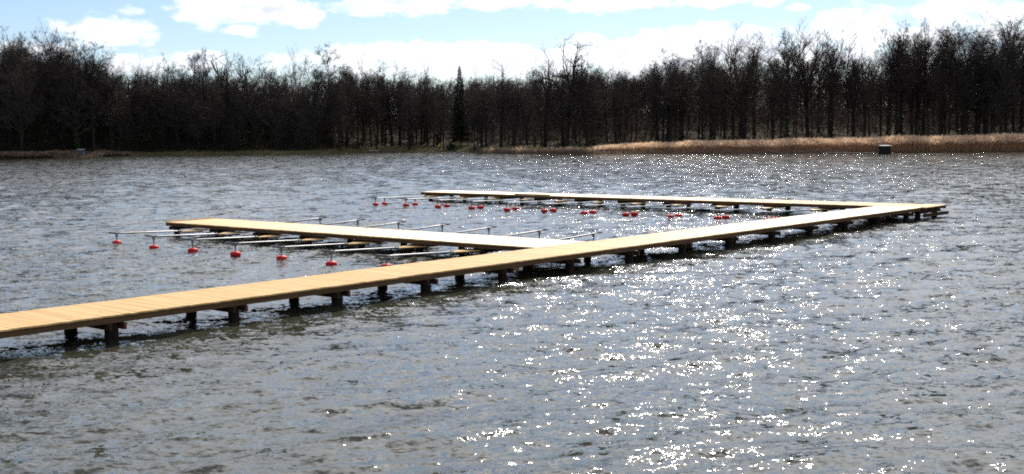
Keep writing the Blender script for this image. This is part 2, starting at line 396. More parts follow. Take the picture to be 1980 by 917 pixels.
# ------------------------------------------------------------------ mooring booms
ZB = .40
def boom_proto(L, floats, plate_z, end_z, plate_out=.85, base=1.05):
    """local +x = outward from the deck edge; origin on the deck edge at water level"""
    P = {}
    b = MB(); h = .028
    V = [(-.30, -base/2, plate_z-h), (-.30, base/2, plate_z-h), (plate_out, .07, plate_z-h), (plate_out, -.07, plate_z-h)]
    V += [(x, y, z + h) for x, y, z in V]; b.add(V, [(3,2,1,0),(4,5,6,7),(0,1,5,4),(1,2,6,5),(2,3,7,6),(3,0,4,7)])
    b = mesh_from('step_board', b.V, [f[::-1] for f in b.F], M_DECK, False, [(b.V[i][1], b.V[i][0] + b.V[i][2]) for f in b.F for i in f[::-1]])
    P['step_board'] = [b]
    b = MB(); b.tube([(-.25, 0, plate_z - .10), (plate_out - .1, 0, plate_z - .085), (plate_out + .02, 0, plate_z + .0), (L - .3, 0, end_z), (L, 0, end_z)], [.028, .028, .030, .030, .030], 10)
    P['arm'] = [b.mesh('arm', M_STEEL, True)]
    b = MB(); b.box(plate_out - .02, plate_out + .14, -.075, .075, plate_z + .005, plate_z + .022); b.tube([(plate_out + .06, 0, plate_z - .07), (plate_out + .06, 0, plate_z + .07)], [.018, .018], 8)
    P['clamp'] = [b.mesh('clamp', M_STEELD)]
    P['stem'] = []; P['float'] = []; P['cross_head'] = []
    for fx in floats:
        b = MB(); b.tube([(fx, 0, -.10), (fx, 0, end_z + .01)], [.026, .026], 8); b.lathe([(.05, end_z - .12), (.05, end_z - .04)], 8, (fx, 0)); P['stem'].append(b.mesh('stem', M_STEELD, False))
        b = MB(); pr = [(.03, -.055)] + [(.03 + .165 * math.sin(math.pi * q / 10) ** .8, .050 - .105 * math.cos(math.pi * q / 10)) for q in range(1, 10)] + [(.03, .147)]
        b.lathe(pr, 20, (fx, 0)); P['float'].append(b.mesh('float', M_FLOAT, True))
    b = MB(); fx = L
    V = [(fx - .17, -.03, end_z + .037), (fx + .17, -.16, end_z + .037), (fx + .17, .16, end_z + .037), (fx - .17, .03, end_z + .037)]
    V = [(x, y, z - .03) for x, y, z in V] + V; b.add(V, [(3,2,1,0),(4,5,6,7),(0,1,5,4),(1,2,6,5),(2,3,7,6),(3,0,4,7)])
    b.tube([(fx + .13, -.26, end_z + .055), (fx + .13, .26, end_z + .055)], [.022, .022], 8)
    P['cross_head'].append(b.mesh('cross_head', M_STEELD))
    return P
def boom(P, pos, rz, label, group, jit):
    r = empty('mooring_boom', pos, rz); prop(r, label, 'mooring boom', group)
    for k, lst in P.items():
        for me_ in lst: obj(k, me_, r, (0, 0, jit if k == 'float' else 0))
    return r
ORD = ['first', 'second', 'third', 'fourth', 'fifth', 'sixth', 'seventh', 'eighth', 'ninth', 'tenth', 'eleventh']
PA = boom_proto(3.89, [3.80], .33, ZB + .03)
aout = math.atan2(-E1.y, -E1.x); afar = math.atan2(E1.y, E1.x)
for k in range(7):
    t = 44.05 - 2.689 * k
    boom(PA, W(AS0, t), aout + rnd.uniform(-.008, .008), f'one-float mooring boom on the near finger jetty front side, {ORD[k]} from outer end', 'mooring booms on the near finger jetty', [0, -.05, -.02, .0, .0, -.03, .045][k])
    boom(PA, W(AS1, t - .37), afar + rnd.uniform(-.008, .008), f'mooring boom on the near finger jetty back side, {ORD[k]} from outer end', 'mooring booms on the near finger jetty', rnd.uniform(-.04, 0))
PB = boom_proto(5.19, [5.10, 4.35], .33, ZB + .03)
for k in range(11):
    t = 55.13 - 2.714 * k
    boom(PB, W(BS0, t), aout + rnd.uniform(-.006, .006), f'two-float mooring boom on the far finger jetty, {ORD[k]} from outer end', 'mooring booms on the far finger jetty', rnd.uniform(.0, .035))

# ------------------------------------------------------------------ trees
def proj_x(X, Y, Z=10.0):
    d = Vector((X, Y, Z - CAM_H)); f = d.dot(fw); return 990 + FPX * d.dot(rt2) / f
def z_at(x, y, D):
    a, b = x - 990, y - 458.5
    u, v = c_ * a - s_ * b, s_ * a + c_ * b
    dy_, dz_ = FPX * math.cos(PITCH) - v * math.sin(PITCH), -FPX * math.sin(PITCH) - v * math.cos(PITCH)
    return CAM_H + dz_ * D / dy_
def x_world(x, y, D):
    a, b = x - 990, y - 458.5
    u, v = c_ * a - s_ * b, s_ * a + c_ * b
    return u * D / (FPX * math.cos(PITCH) - v * math.sin(PITCH))

class Tree:
    """all trees are modelled 1 unit high per metre at 25 m; triangles are kept in plain lists"""
    def __init__(s, seed): s.r = random.Random(seed); s.tb = MB(); s.cb = MB(); s.tw = []; s.iv = []
    def rv(s): 
        while True:
            v = Vector((s.r.uniform(-1, 1), s.r.uniform(-1, 1), s.r.uniform(-1, 1)))
            if .05 < v.length < 1: return v.normalized()
    def path(s, p, d, L, n, wander, trop):
        pts = [p.copy()]; d = d.normalized()
        for i in range(n):
            d = (d + s.rv() * wander + Vector((0, 0, trop))).normalized(); p = p + d * (L / n); pts.append(p.copy())
        return pts
    def twig(s, p, d, L, w_):
        a = d.cross(s.rv()).normalized() * w_; e = p + d * L + s.rv() * L * .12
        s.tw.append((p - a, p + a, e))
    def spray(s, p, d, n, L, w_, spread):
        for i in range(n):
            dd = (d + s.rv() * spread + Vector((0, 0, .18))).normalized(); l = L * s.r.uniform(.5, 1.2)
            s.twig(p, dd, l, w_)
            for q in (.35, .6, .8):
                if s.r.random() < .75: s.twig(p + dd * l * q, (dd + s.rv() * .75).normalized(), l * .5, w_ * .7)
    def limb(s, p, d, L, r, lvl, o):
        n = 5 if lvl == 1 else 3
        pts = s.path(p, d, L, n, o['wander'], o['trop'] * (1 if lvl == 1 else .8))
        rad = [r * (1 - .72 * i / n) for i in range(n + 1)]
        s.cb.tube(pts, rad, 5 if lvl == 1 else 3, cap=False)
        kids = o['kids'][lvl - 1]
        for k in range(kids):
            f = s.r.uniform(.22, 1.0) if k < kids - 1 else 1.0
            i = min(int(f * n), n - 1); q = pts[i].lerp(pts[i + 1], f * n - i)
            dd = (pts[i + 1] - pts[i]).normalized()
            side = (s.rv() - dd * .2).normalized(); nd = (dd * o['fwd'] + side * o['spread'] + Vector((0, 0, o['lift']))).normalized()
            if lvl < 3: s.limb(q, nd, L * s.r.uniform(.38, .62) * (1 - .25 * f), r * (1 - .7 * f) * .66 + .016, lvl + 1, o)
            else: s.spray(q, nd, o['tw'], o['tl'], o['wd'], o['tspread'])
    def ivy_on(s, pts, rad, dens, size=.16):
        for i in range(len(pts) - 1):
            a, b = Vector(pts[i]), Vector(pts[i + 1]); n = int((b - a).length * dens)
            for k in range(n):
                q = a.lerp(b, s.r.random()); o_ = s.rv(); o_.z *= .6; q = q + o_ * (rad[i] + s.r.uniform(.0, .5) * (rad[i] + .35))
                u = s.rv() * size * s.r.uniform(.6, 1.4); v = u.cross(s.rv()).normalized() * size * s.r.uniform(.6, 1.3); s.iv.append((q - u, q + v, q + u))
    def build(s, name):
        out = {'trunk': s.tb.mesh(name + '_trunk', M_BARK, True)}
        V = [tuple(v) for v in s.cb.V]; F3 = []
        for f in s.cb.F: F3.append((f[0], f[1], f[2])); (F3.append((f[0], f[2], f[3])) if len(f) == 4 else None)
        n = len(V); tv = np.array([[tuple(q) for q in t] for t in s.tw], dtype=np.float32).reshape(-1, 3) if s.tw else np.zeros((0, 3))
        V = np.vstack([np.array(V, dtype=np.float32).reshape(-1, 3), tv]); F = np.vstack([np.array(F3, dtype=np.int32).reshape(-1, 3), (np.arange(len(tv)).reshape(-1, 3) + n)])
        s.cv, s.cf = V, F
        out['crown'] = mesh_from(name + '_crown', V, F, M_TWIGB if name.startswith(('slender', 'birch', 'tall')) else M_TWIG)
        if s.iv:
            iv = np.array([[tuple(q) for q in t] for t in s.iv], dtype=np.float32).reshape(-1, 3)
            out['ivy'] = mesh_from(name + '_ivy', iv, np.arange(len(iv)).reshape(-1, 3), M_IVY)
        return out

def make_tree(seed, form):
    t = Tree(seed); r = t.r; Ht = 25.0
    o = dict(wander=.17, trop=.07, kids=(6, 4, 2), fwd=.9, spread=.8, lift=.10, tw=8, tl=.62, wd=.0105, tspread=.8)
    # crown0: where the crown starts, fork: where the trunk divides, ll: limb length low / high, ang: opening angle
    crown0, nl, ll, ang, rad, fork = .45, 18, (.24, .26), .95, .26, .68
    if form == 'slender': nl = 18; ll = (.13, .19); crown0 = .60; ang = .8; rad = .19; fork = .76
    if form == 'tall': nl = 19; ll = (.18, .26); crown0 = .56; ang = .8; fork = .68
    if form == 'spread': nl = 16; ll = (.30, .34); crown0 = .36; ang = .95; o.update(wander=.24, spread=.9); rad = .40; fork = .55
    if form == 'oak': nl = 14; ll = (.36, .36); crown0 = .42; ang = .95; o.update(wander=.34, spread=1.0, lift=.05, trop=.04, tw=7); rad = .46; fork = .58
    if form == 'alder': nl = 24; ll = (.15, .14); crown0 = .30; ang = 1.4; o.update(trop=.0, lift=.0, tw=7, tl=.7); rad = .22; fork = .9
    if form == 'birch': nl = 22; ll = (.34, .42); crown0 = .40; ang = .72; o.update(wander=.11, tw=6, tl=.9, wd=.008, spread=.6); rad = .22; fork = .52
    if form == 'dense': nl = 22; ll = (.24, .25); crown0 = .32; ang = .95; o.update(tw=9, kids=(6, 4, 2), tl=.75); fork = .66
    if form == 'young': nl = 16; ll = (.26, .26); crown0 = .14; ang = .9; rad = .15; o.update(tw=6, kids=(5, 4, 2)); fork = .6
    lean = Vector((r.uniform(-.04, .04), r.uniform(-.04, .04), 1))
    pts = t.path(Vector((0, 0, -.4)), lean, Ht * .97, 12, .035 if form not in ('oak', 'spread') else .07, .05)
    rad *= 1.35; rr = [rad * (1.25 if i == 0 else (1 - .86 * (i / 12) ** 1.1)) for i in range(13)]
    m_ = max(2, round(12 * fork)); t.tb.tube(pts[:m_ + 1], rr[:m_ + 1], 9, cap=False)
    for k in range(nl):
        f = crown0 + (1 - crown0) * (k + r.random()) / nl; f = min(f * fork, m_ / 12 - .001)
        i = min(int(f * 12), 11); p = pts[i].lerp(pts[i + 1], f * 12 - i); a = k * 2.4 + r.uniform(-.6, .6)
        g = f / fork; el_ = ang * (1.15 - .75 * max(0, (g - crown0) / (1 - crown0)))
        d = Vector((math.cos(a) * math.sin(el_), math.sin(a) * math.sin(el_), math.cos(el_)))
        shape = (ll[0] + (ll[1] - ll[0]) * max(0, (g - crown0) / (1 - crown0))) * Ht
        t.limb(p, d, shape * r.uniform(.75, 1.15), rr[i] * (.5 + .25 * (g > .8)), 1, o)
    # bring the whole tree to exactly 25 m
    zs = sorted(q[2].z for q in t.tw); k = 25.0 / zs[-max(3, len(zs) // 400)]
    t.tb.V = [(a, b, c * k) for a, b, c in t.tb.V]; t.cb.V = [(a, b, c * k) for a, b, c in t.cb.V]
    t.tw = [tuple(Vector((q.x, q.y, q.z * k)) for q in w3) for w3 in t.tw]; pts = [Vector((q.x, q.y, q.z * k)) for q in pts]
    return t, pts, rr

def make_spruce(seed):
    t = Tree(seed); r = t.r
    pts = [Vector((0, 0, -.4 + i * 25.4 / 10)) for i in range(11)]; rr = [.26 * (1 - i / 10.6) + .01 for i in range(11)]
    t.tb.tube(pts, rr, 8, cap=True)
    V = []
    for lev in range(52):
        z = 2.5 + 22.3 * lev / 51; Lb = (5.0 * (1 - lev / 51) ** .85 + .12) * r.uniform(.75, 1.15)
        for k in range(7):
            a = k * .9 + lev * 1.7 + r.uniform(-.3, .3); d = Vector((math.cos(a), math.sin(a), -.25 + .5 * lev / 51))
            L = Lb * r.uniform(.7, 1.1); p = Vector((0, 0, z)); t.cb.tube([p, p + d * L * .6, p + d * L + Vector((0, 0, .12 * L))], [.03, .02, .008], 3, False)
            for q in range(int(26 * L) + 8):
                f = r.uniform(.15, 1); c = p + d * L * f; side = Vector((-d.y, d.x, 0)) * r.choice((-1, 1)) * r.uniform(.25, .8) * (1.15 - f) + Vector((0, 0, -r.uniform(.05, .35))) + d * .25
                w_ = t.rv() * .16; V.append((c - w_, c + w_, c + side))
    t.tw = V
    out = t.build('spruce'); out['crown'].materials.clear(); out['crown'].materials.append(M_NEEDLE)
    return out

PROTO = {}
def add_proto(key, seed, form, ivy=0):
    t, pts, rr = make_tree(seed, form)
    if ivy:
        hi = int(12 * ivy * .8); t.ivy_on(pts[:hi + 1], rr, 70 if form != 'oak' else 90)
    PROTO[key] = t.build(key); PROTO[key]['_t'] = (t, pts, rr)
for k, (seed, form, ivy) in enumerate([(11, 'tall', 0), (12, 'tall', .5), (13, 'slender', 0), (14, 'slender', .4), (15, 'spread', 0), (16, 'spread', .5), (17, 'dense', 0),
                                      (18, 'dense', .75), (19, 'alder', 0), (20, 'birch', 0), (21, 'oak', .85), (22, 'tall', 0), (23, 'slender', 0), (24, 'young', 0), (25, 'young', .0), (26, 'birch', 0), (27, 'oak', 0), (28, 'alder', .9)]):
    add_proto(f'{form}_{k}', seed, form, ivy)
KEYS = {f: [k for k in PROTO if k.startswith(f)] for f in ('tall', 'slender', 'spread', 'dense', 'alder', 'birch', 'oak', 'young')}
PROTO['spruce'] = make_spruce(40)

def place_tree(key, X, Y, height, label, group=None, wide=1.0, name='bare_tree', cat='tree'):
    z = float(terrain(X, Y)); root = empty(name, (X, Y, z), rnd.uniform(0, 6.283)); k = height / 25.0
    root.scale = (k * wide, k * wide, k); prop(root, label, cat, group)
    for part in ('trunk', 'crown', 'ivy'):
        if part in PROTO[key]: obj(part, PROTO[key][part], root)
    return root

SKY_X = [-400, -150, 0, 60, 140, 200, 245, 290, 350, 420, 500, 560, 620, 700, 800, 870, 920, 960, 1010, 1060, 1150, 1220, 1260, 1300, 1350, 1400, 1470, 1540, 1600, 1650, 1700, 1800, 1900, 1980, 2150]
SKY_Y = [60, 60, 80, 88, 92, 108, 132, 134, 128, 130, 140, 138, 132, 128, 138, 146, 142, 136, 134, 130, 132, 134, 116, 100, 96, 90, 78, 78, 80, 78, 62, 56, 50, 42, 36]
def sky_y(x): return float(np.interp(x, SKY_X, SKY_Y)) - 7
# trees that stand out against the sky: (x in the view, top, form, depth behind the shore, width, label)
EM = [(22, 52, 'tall', 26, 1.1, 'tall bare tree with open crown at the left edge of the wood'),
 (72, 42, 'birch', 24, 1.35, 'tall fine-twigged bare tree, tallest on the far left'),
 (110, 62, 'dense', 22, 1.1, 'dense dark bare tree right beside the tallest one on the far left'),
 (145, 66, 'dense', 20, 1.1, 'dense bare tree on the shoulder of the far left rise'),
 (178, 78, 'dense', 18, 1.1, 'dark bare tree where the left tree line starts to fall'),
 (214, 98, 'spread', 16, .9, 'bare tree at the foot of the falling left tree line'),
 (283, 111, 'birch', 26, .9, 'small pale fine-twigged tree in the dip of the left tree line'),
 (322, 108, 'dense', 18, 1.0, 'rounded dark bare tree just right of the dip on the left'),
 (367, 96, 'alder', 22, .8, 'slim bare tree with a small round top left of the ivy oak'),
 (395, 101, 'tall', 16, .8, 'ivy-clad tree with narrow crown beside the ivy oak'),
 (436, 102, 'oak', 12, .95, 'gnarled oak with crooked limbs and trunk wrapped in ivy'),
 (478, 108, 'oak', 20, .7, 'small crooked bare oak right of the ivy oak'),
 (518, 125, 'alder', 16, .7, 'short bare tree with flat tufted top standing in the gap'),
 (569, 94, 'birch', 22, .8, 'pale slender airy tree left of the dense ivy crown'),
 (603, 110, 'dense', 10, 1.0, 'dark tree with dense ivy-filled crown left of the layered alder'),
 (638, 89, 'alder', 10, 1.0, 'tall alder with layered plate-like crown, highest in the left middle'),
 (668, 122, 'slender', 14, 1.0, 'thin ivy-covered tree just right of the layered alder'),
 (699, 113, 'birch', 18, .75, 'slim wispy bare tree with pointed top in the left middle'),
 (738, 116, 'oak', 22, .6, 'broad airy bare tree with fanning upper limbs'),
 (772, 121, 'dense', 12, 1.0, 'dense dark bare tree left of the spruce'),
 (826, 118, 'spread', 22, .5, 'small bare tree with forked limbs above the wood left of the spruce'),
 (922, 128, 'birch', 16, .8, 'thin pale bare tree immediately right of the spruce'),
 (968, 118, 'spread', 14, .85, 'broad rounded bare tree with leaning trunk right of the spruce'),
 (1052, 92, 'spread', 14, .7, 'left-leaning bare tree attached to the big middle tree'),
 (1094, 70, 'oak', 12, .8, 'big bare tree with spreading limbs, highest in the middle of the wood'),
 (1136, 100, 'spread', 12, .75, 'bare tree with drooping twigs right of the big middle tree'),
 (1200, 120, 'birch', 20, .8, 'small fine bare tree in the dip right of the middle'),
 (1290, 87, 'dense', 22, 1.0, 'first high bare tree where the right tree line rises'),
 (1358, 78, 'alder', 22, .9, 'slim bare tree with tufted top left of the round-crowned giant'),
 (1383, 84, 'slender', 16, .8, 'very thin straight tree left of the round-crowned giant'),
 (1436, 49, 'birch', 14, 1.5, 'giant bare tree with round fan crown rising above the right wood'),
 (1522, 58, 'tall', 20, 1.1, 'bare tree with narrow crown right of the round-crowned giant'),
 (1562, 40, 'birch', 24, 1.4, 'pale fan-shaped tree, highest in the middle of the right wood'),
 (1606, 62, 'tall', 20, .9, 'bare tree right of the pale fan-shaped tree'),
 (1650, 62, 'spread', 18, .7, 'bare tree with fine crown above the reed hut'),
 (1716, 44, 'dense', 16, .9, 'tall dark-crowned bare tree behind the reed hut'),
 (1742, 46, 'slender', 18, 1.1, 'slender tall tree right of the dark-crowned one behind the hut'),
 (1786, 40, 'tall', 20, .9, 'tall bare tree with open crown between hut and dark broom crown'),
 (1822, 46, 'slender', 22, 1.0, 'slender tree left of the dark broom-shaped crown'),
 (1860, 36, 'dense', 12, 1.05, 'dark dense broom-shaped crown near the right edge of the wood'),
 (1905, 36, 'birch', 20, 1.1, 'fine-twigged tall tree right of the dark broom-shaped crown'),
 (1946, 24, 'tall', 16, 1.0, 'tallest bare tree close to the right edge'),
 (1974, 34, 'tall', 22, 1.0, 'bare tree cut by the right edge of the view')]
em_used = {}
for i, (x, y, form, dep, wide, label) in enumerate(EM):
    X = x_world(x, 200, 280)
    for _ in range(4): D = float(shore(X)) + dep + (12 if x > 1190 else 0); X = x_world(x, 200, D)
    ks = KEYS[form]
    if 'ivy' in label: ks = [k for k in ks if 'ivy' in PROTO[k]] or ks
    elif form in ('oak', 'alder'): ks = [k for k in ks if 'ivy' not in PROTO[k]]
    key = ks[i % len(ks)]
    Ht = (z_at(x, y - 4, D) - float(terrain(X, D)))
    place_tree(key, X, D, Ht * 1.0, label, 'bare trees standing out above the wood', wide)
for x, y, form, dep, wide, label in [(856, 150, 'tall', 3.5, .7, 'dark bare tree at the water edge directly beside the person in yellow'), (790, 152, 'spread', 3.0, .6, 'ivy-dark bare tree leaning at the water edge left of the person in yellow'),
        (655, 132, 'dense', 3.5, .8, 'bare tree with dark trunk at the water edge below the layered alder'), (1120, 118, 'tall', 11, .8, 'straight dark trunk behind the low reed strip right of the big middle tree'), (413, 170, 'slender', 4, .8, 'thin dark tree standing at the water just left of the ivy oak')]:
    X = x_world(x, 200, 300)
    for _ in range(4): D = float(shore(X)) + dep; X = x_world(x, 200, D)
    place_tree(KEYS[form][-1], X, D, z_at(x, y, D) - float(terrain(X, D)), label, None, wide)
X = x_world(890, 200, 336); D = float(shore(X)) + 14
place_tree('spruce', X, D, z_at(890, 128, D) - float(terrain(X, D)), 'dark green spruce with a pointed tip, the only evergreen conifer in the wood', None, .8, 'spruce_tree')
# the ordinary trees of the wood, in loose rows
STR = [(-400, 250, 'dark bare tree deep in the high wood on the far left shore'), (250, 620, 'bare tree deep in the wood on the left shore near the ivy oak'),
       (620, 880, 'bare tree deep in the wood behind the grassy bank left of the spruce'), (880, 1180, 'bare tree deep in the wood between the spruce and the light reed bed'),
       (1180, 1500, 'bare tree deep in the wood behind the start of the light reed bed'), (1500, 2600, 'slender bare tree deep in the tall wood behind the right reed bed')]
EMX = [e[0] for e in EM]
count = 0; FRONT = []
for row, (dep, stepx) in enumerate([(7, 8.5), (13, 7.0), (20, 6.2), (28, 6.0), (37, 5.6)]):
    X = -150 + rnd.uniform(0, 4)
    while X < 150:
        Xj = X + rnd.uniform(-1.8, 1.8); sh = float(shore(Xj)); right = Xj > 0
        D = sh + dep + rnd.uniform(-2.6, 2.6) + (3 if right else 0) + float(np.interp(Xj, [14, 26], [0, 13])); px = proj_x(Xj, D)
        X += stepx * rnd.uniform(.75, 1.25) * (1.0 if not right else .86)
        if px < -60 or px > 2280: continue
        if 870 < px < 912 and row < 3: continue
        yt = sky_y(px) + rnd.uniform(0, 34) * (1 if row > 1 else 1.4) + (rnd.random() < .2) * 25
        Ht = z_at(px, yt, D) - float(terrain(Xj, D))
        if px < 620: form = rnd.choice(['dense', 'dense', 'dense', 'alder', 'dense' if row < 2 else 'spread'])
        elif px < 1200: form = rnd.choice(['dense', 'dense', 'tall', 'birch', 'alder', 'spread' if row > 1 else 'tall', 'slender'])
        else: form = rnd.choice(['tall', 'slender', 'slender', 'birch', 'tall', 'dense'])
        if px > 1400 and row > 2 and rnd.random() < .35: continue
        if row == 0 and rnd.random() < .45: form = 'young'; Ht *= rnd.uniform(.4, .7)
        if row == 0 and 690 < px < 1010: Ht *= .8
        key = rnd.choice(KEYS[form]); si = [i for i, (a, b, l) in enumerate(STR) if a <= px < b][0]; small = form == 'young' and row == 0
        grp = ('low young trees' if small else 'trees') + ' of the wood ' + ['far left', 'left', 'left middle', 'middle', 'right middle', 'right'][si]
        FRONT.append((row, px, small, key, Xj, D, Ht, STR[si][2], grp, rnd.uniform(.85, 1.2) if px > 1200 else rnd.uniform(1.0, 1.4))); count += 1
LM = [(72, 'the tallest far left tree'), (283, 'the left tree-line dip'), (436, 'the ivy oak'), (638, 'the layered alder'), (890, 'the spruce'), (1094, 'the big middle tree'),
      (1290, 'the first rise on the right'), (1436, 'the round-crowned giant'), (1562, 'the pale fan-shaped tree'), (1711, 'the box hut'), (1860, 'the dark broom-shaped crown')]
OW = ['nearest', 'second', 'third', 'fourth', 'fifth', 'sixth', 'seventh', 'eighth', 'ninth', 'tenth', 'eleventh', 'twelfth', 'thirteenth', 'fourteenth', 'fifteenth']
done = {}
for rec in FRONT:
    row, px, small, key, Xj, D, Ht, lab, grp, wd_ = rec
    if row < 2:
        lx, ln = min(LM, key=lambda q: abs(q[0] - px)); side = px < lx
        peers = sorted(abs(q[1] - lx) for q in FRONT if (q[0], q[2]) == (row, small) and (q[1] < lx) == side and min(LM, key=lambda w2: abs(w2[0] - q[1]))[0] == lx)
        kind_ = 'low young tree at the wood edge' if small else ('waterside bare tree' if row == 0 else 'second-row bare tree')
        lab = f"{kind_}, {OW[min(peers.index(abs(px - lx)), 14)]} {'left' if side else 'right'} of {ln}"
    place_tree(key, Xj, D, Ht, lab, grp, wd_)
print('ordinary trees', count, {k: len(v['crown'].polygons) for k, v in PROTO.items()})
# the deeper wood reads as one mass
def join_copies(name, items, mat, kind='stuff', label=None, cat=None):
    Vs, Fs, n = [], [], 0
    for (V, F, X, Y, Z, rz, k, wd) in items:
        c, s = math.cos(rz), math.sin(rz); P = V * np.array([k * wd, k * wd, k], dtype=np.float32)
        Q = np.empty_like(P); Q[:, 0] = P[:, 0] * c - P[:, 1] * s + X; Q[:, 1] = P[:, 0] * s + P[:, 1] * c + Y; Q[:, 2] = P[:, 2] + Z
        Vs.append(Q); Fs.append(F + n); n += len(V)
    me = mesh_from(name, np.vstack(Vs), np.vstack(Fs), mat); o = obj(name, me); prop(o, label, cat, None, kind); return o
low = []
for key in KEYS['tall'][:2] + KEYS['slender'][:2] + KEYS['dense'][:1]:
    t, pts, rr = PROTO[key]['_t']; rs = random.Random(5)
    b = MB(); b.tube(pts, [r_ * 1.1 for r_ in rr], 4, cap=False)
    F3 = [q for f in b.F for q in ((f[0], f[1], f[2]), (f[0], f[2], f[3]))]
    tri = t.cv[t.cf]; nb = len(tri) - len(t.tw)
    limbs = tri[:nb][::9]; tw = tri[nb:][rs.randrange(3)::20].copy()
    cen = tw.mean(1, keepdims=True); tw = cen + (tw - cen) * np.float32(4.6)
    allt = np.vstack([limbs, tw]).reshape(-1, 3).astype(np.float32)
    V = np.vstack([np.array([tuple(v) for v in b.V], dtype=np.float32), allt]); F = np.vstack([np.array(F3), np.arange(len(allt)).reshape(-1, 3) + len(b.V)]).astype(np.int32)
    low.append((V, F))
items = []
for i in range(400):
    dep = rnd.uniform(44, 100); px = rnd.uniform(-160, 2280); X = x_world(px, 200, 330)
    for _ in range(3): D = float(shore(X)) + dep; X = x_world(px, 200, D)
    z = float(terrain(X, D)); Ht = z_at(px, sky_y(px) + (rnd.uniform(6, 50) if px < 1400 else rnd.uniform(70, 110)), D) - z; V, F = rnd.choice(low)
    items.append((V, F, X, D, z, rnd.uniform(0, 6.28), max(Ht, 9) / 25, rnd.uniform(.9, 1.2)))
print('far wood tris', sum(len(i[1]) for i in items))
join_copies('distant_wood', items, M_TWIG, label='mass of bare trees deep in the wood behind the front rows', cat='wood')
# brushwood under the trees
rg = np.random.default_rng(9)
def thicket(name, n, x0, x1, d0, d1, h0, h1, size, wdt, mat, label, cat):
    px = rg.uniform(x0, x1, n); dep = rg.uniform(d0, d1, n) + np.interp(px, [1100, 1300], [0, 16]) * (d0 > 10); X = (px - 990) / FPX * 290
    for _ in range(3): D = shore(X) + dep; X = (px - 990) / FPX * D
    clump = .55 + .45 * np.sin(X * .37 + np.sin(D * .21) * 2) * np.sin(X * .11 + 1.3 + D * .13)
    z = terrain(X, D) + (h0 + (h1 - h0) * rg.beta(1.1, 1.5, n)) * (.45 + .75 * clump)
    c = np.stack([X, D, z], 1); d = rg.normal(0, 1, (n, 3)); d[:, 2] = np.abs(d[:, 2]) * 1.3 + .3; d /= np.linalg.norm(d, axis=1, keepdims=True)
    L = size * rg.uniform(.5, 1.5, n)[:, None]; a = np.cross(d, rg.normal(0, 1, (n, 3))); a /= np.linalg.norm(a, axis=1, keepdims=True)
    V = np.stack([c - a * wdt, c + a * wdt, c + d * L], 1).reshape(-1, 3); F = np.arange(n * 3).reshape(-1, 3)
    o = obj(name, mesh_from(name, V, F, mat)); prop(o, label, cat, None, 'stuff'); return o
thicket('undergrowth', 120000, -160, 2300, 12, 60, -.1, 9.0, 1.5, .035, M_SHRUB, 'tangle of bare brushwood under the trees of the wood', 'undergrowth')
thicket('undergrowth', 66000, -160, 2300, 60, 110, -.1, 12.0, 2.4, .09, M_SHRUB, 'deeper tangle of bare brushwood at the back of the wood', 'undergrowth')
thicket('undergrowth', 60000, -60, 640, 9, 40, -.1, 10.0, 1.3, .05, M_DARKSHRUB, 'shade-darkened brush between the trees of the left shore', 'undergrowth')
thicket('undergrowth', 16000, -60, 700, 5, 14, -.1, 3.0, 1.1, .03, M_DARKSHRUB, 'low bare bushes along the dark left shore', 'undergrowth')

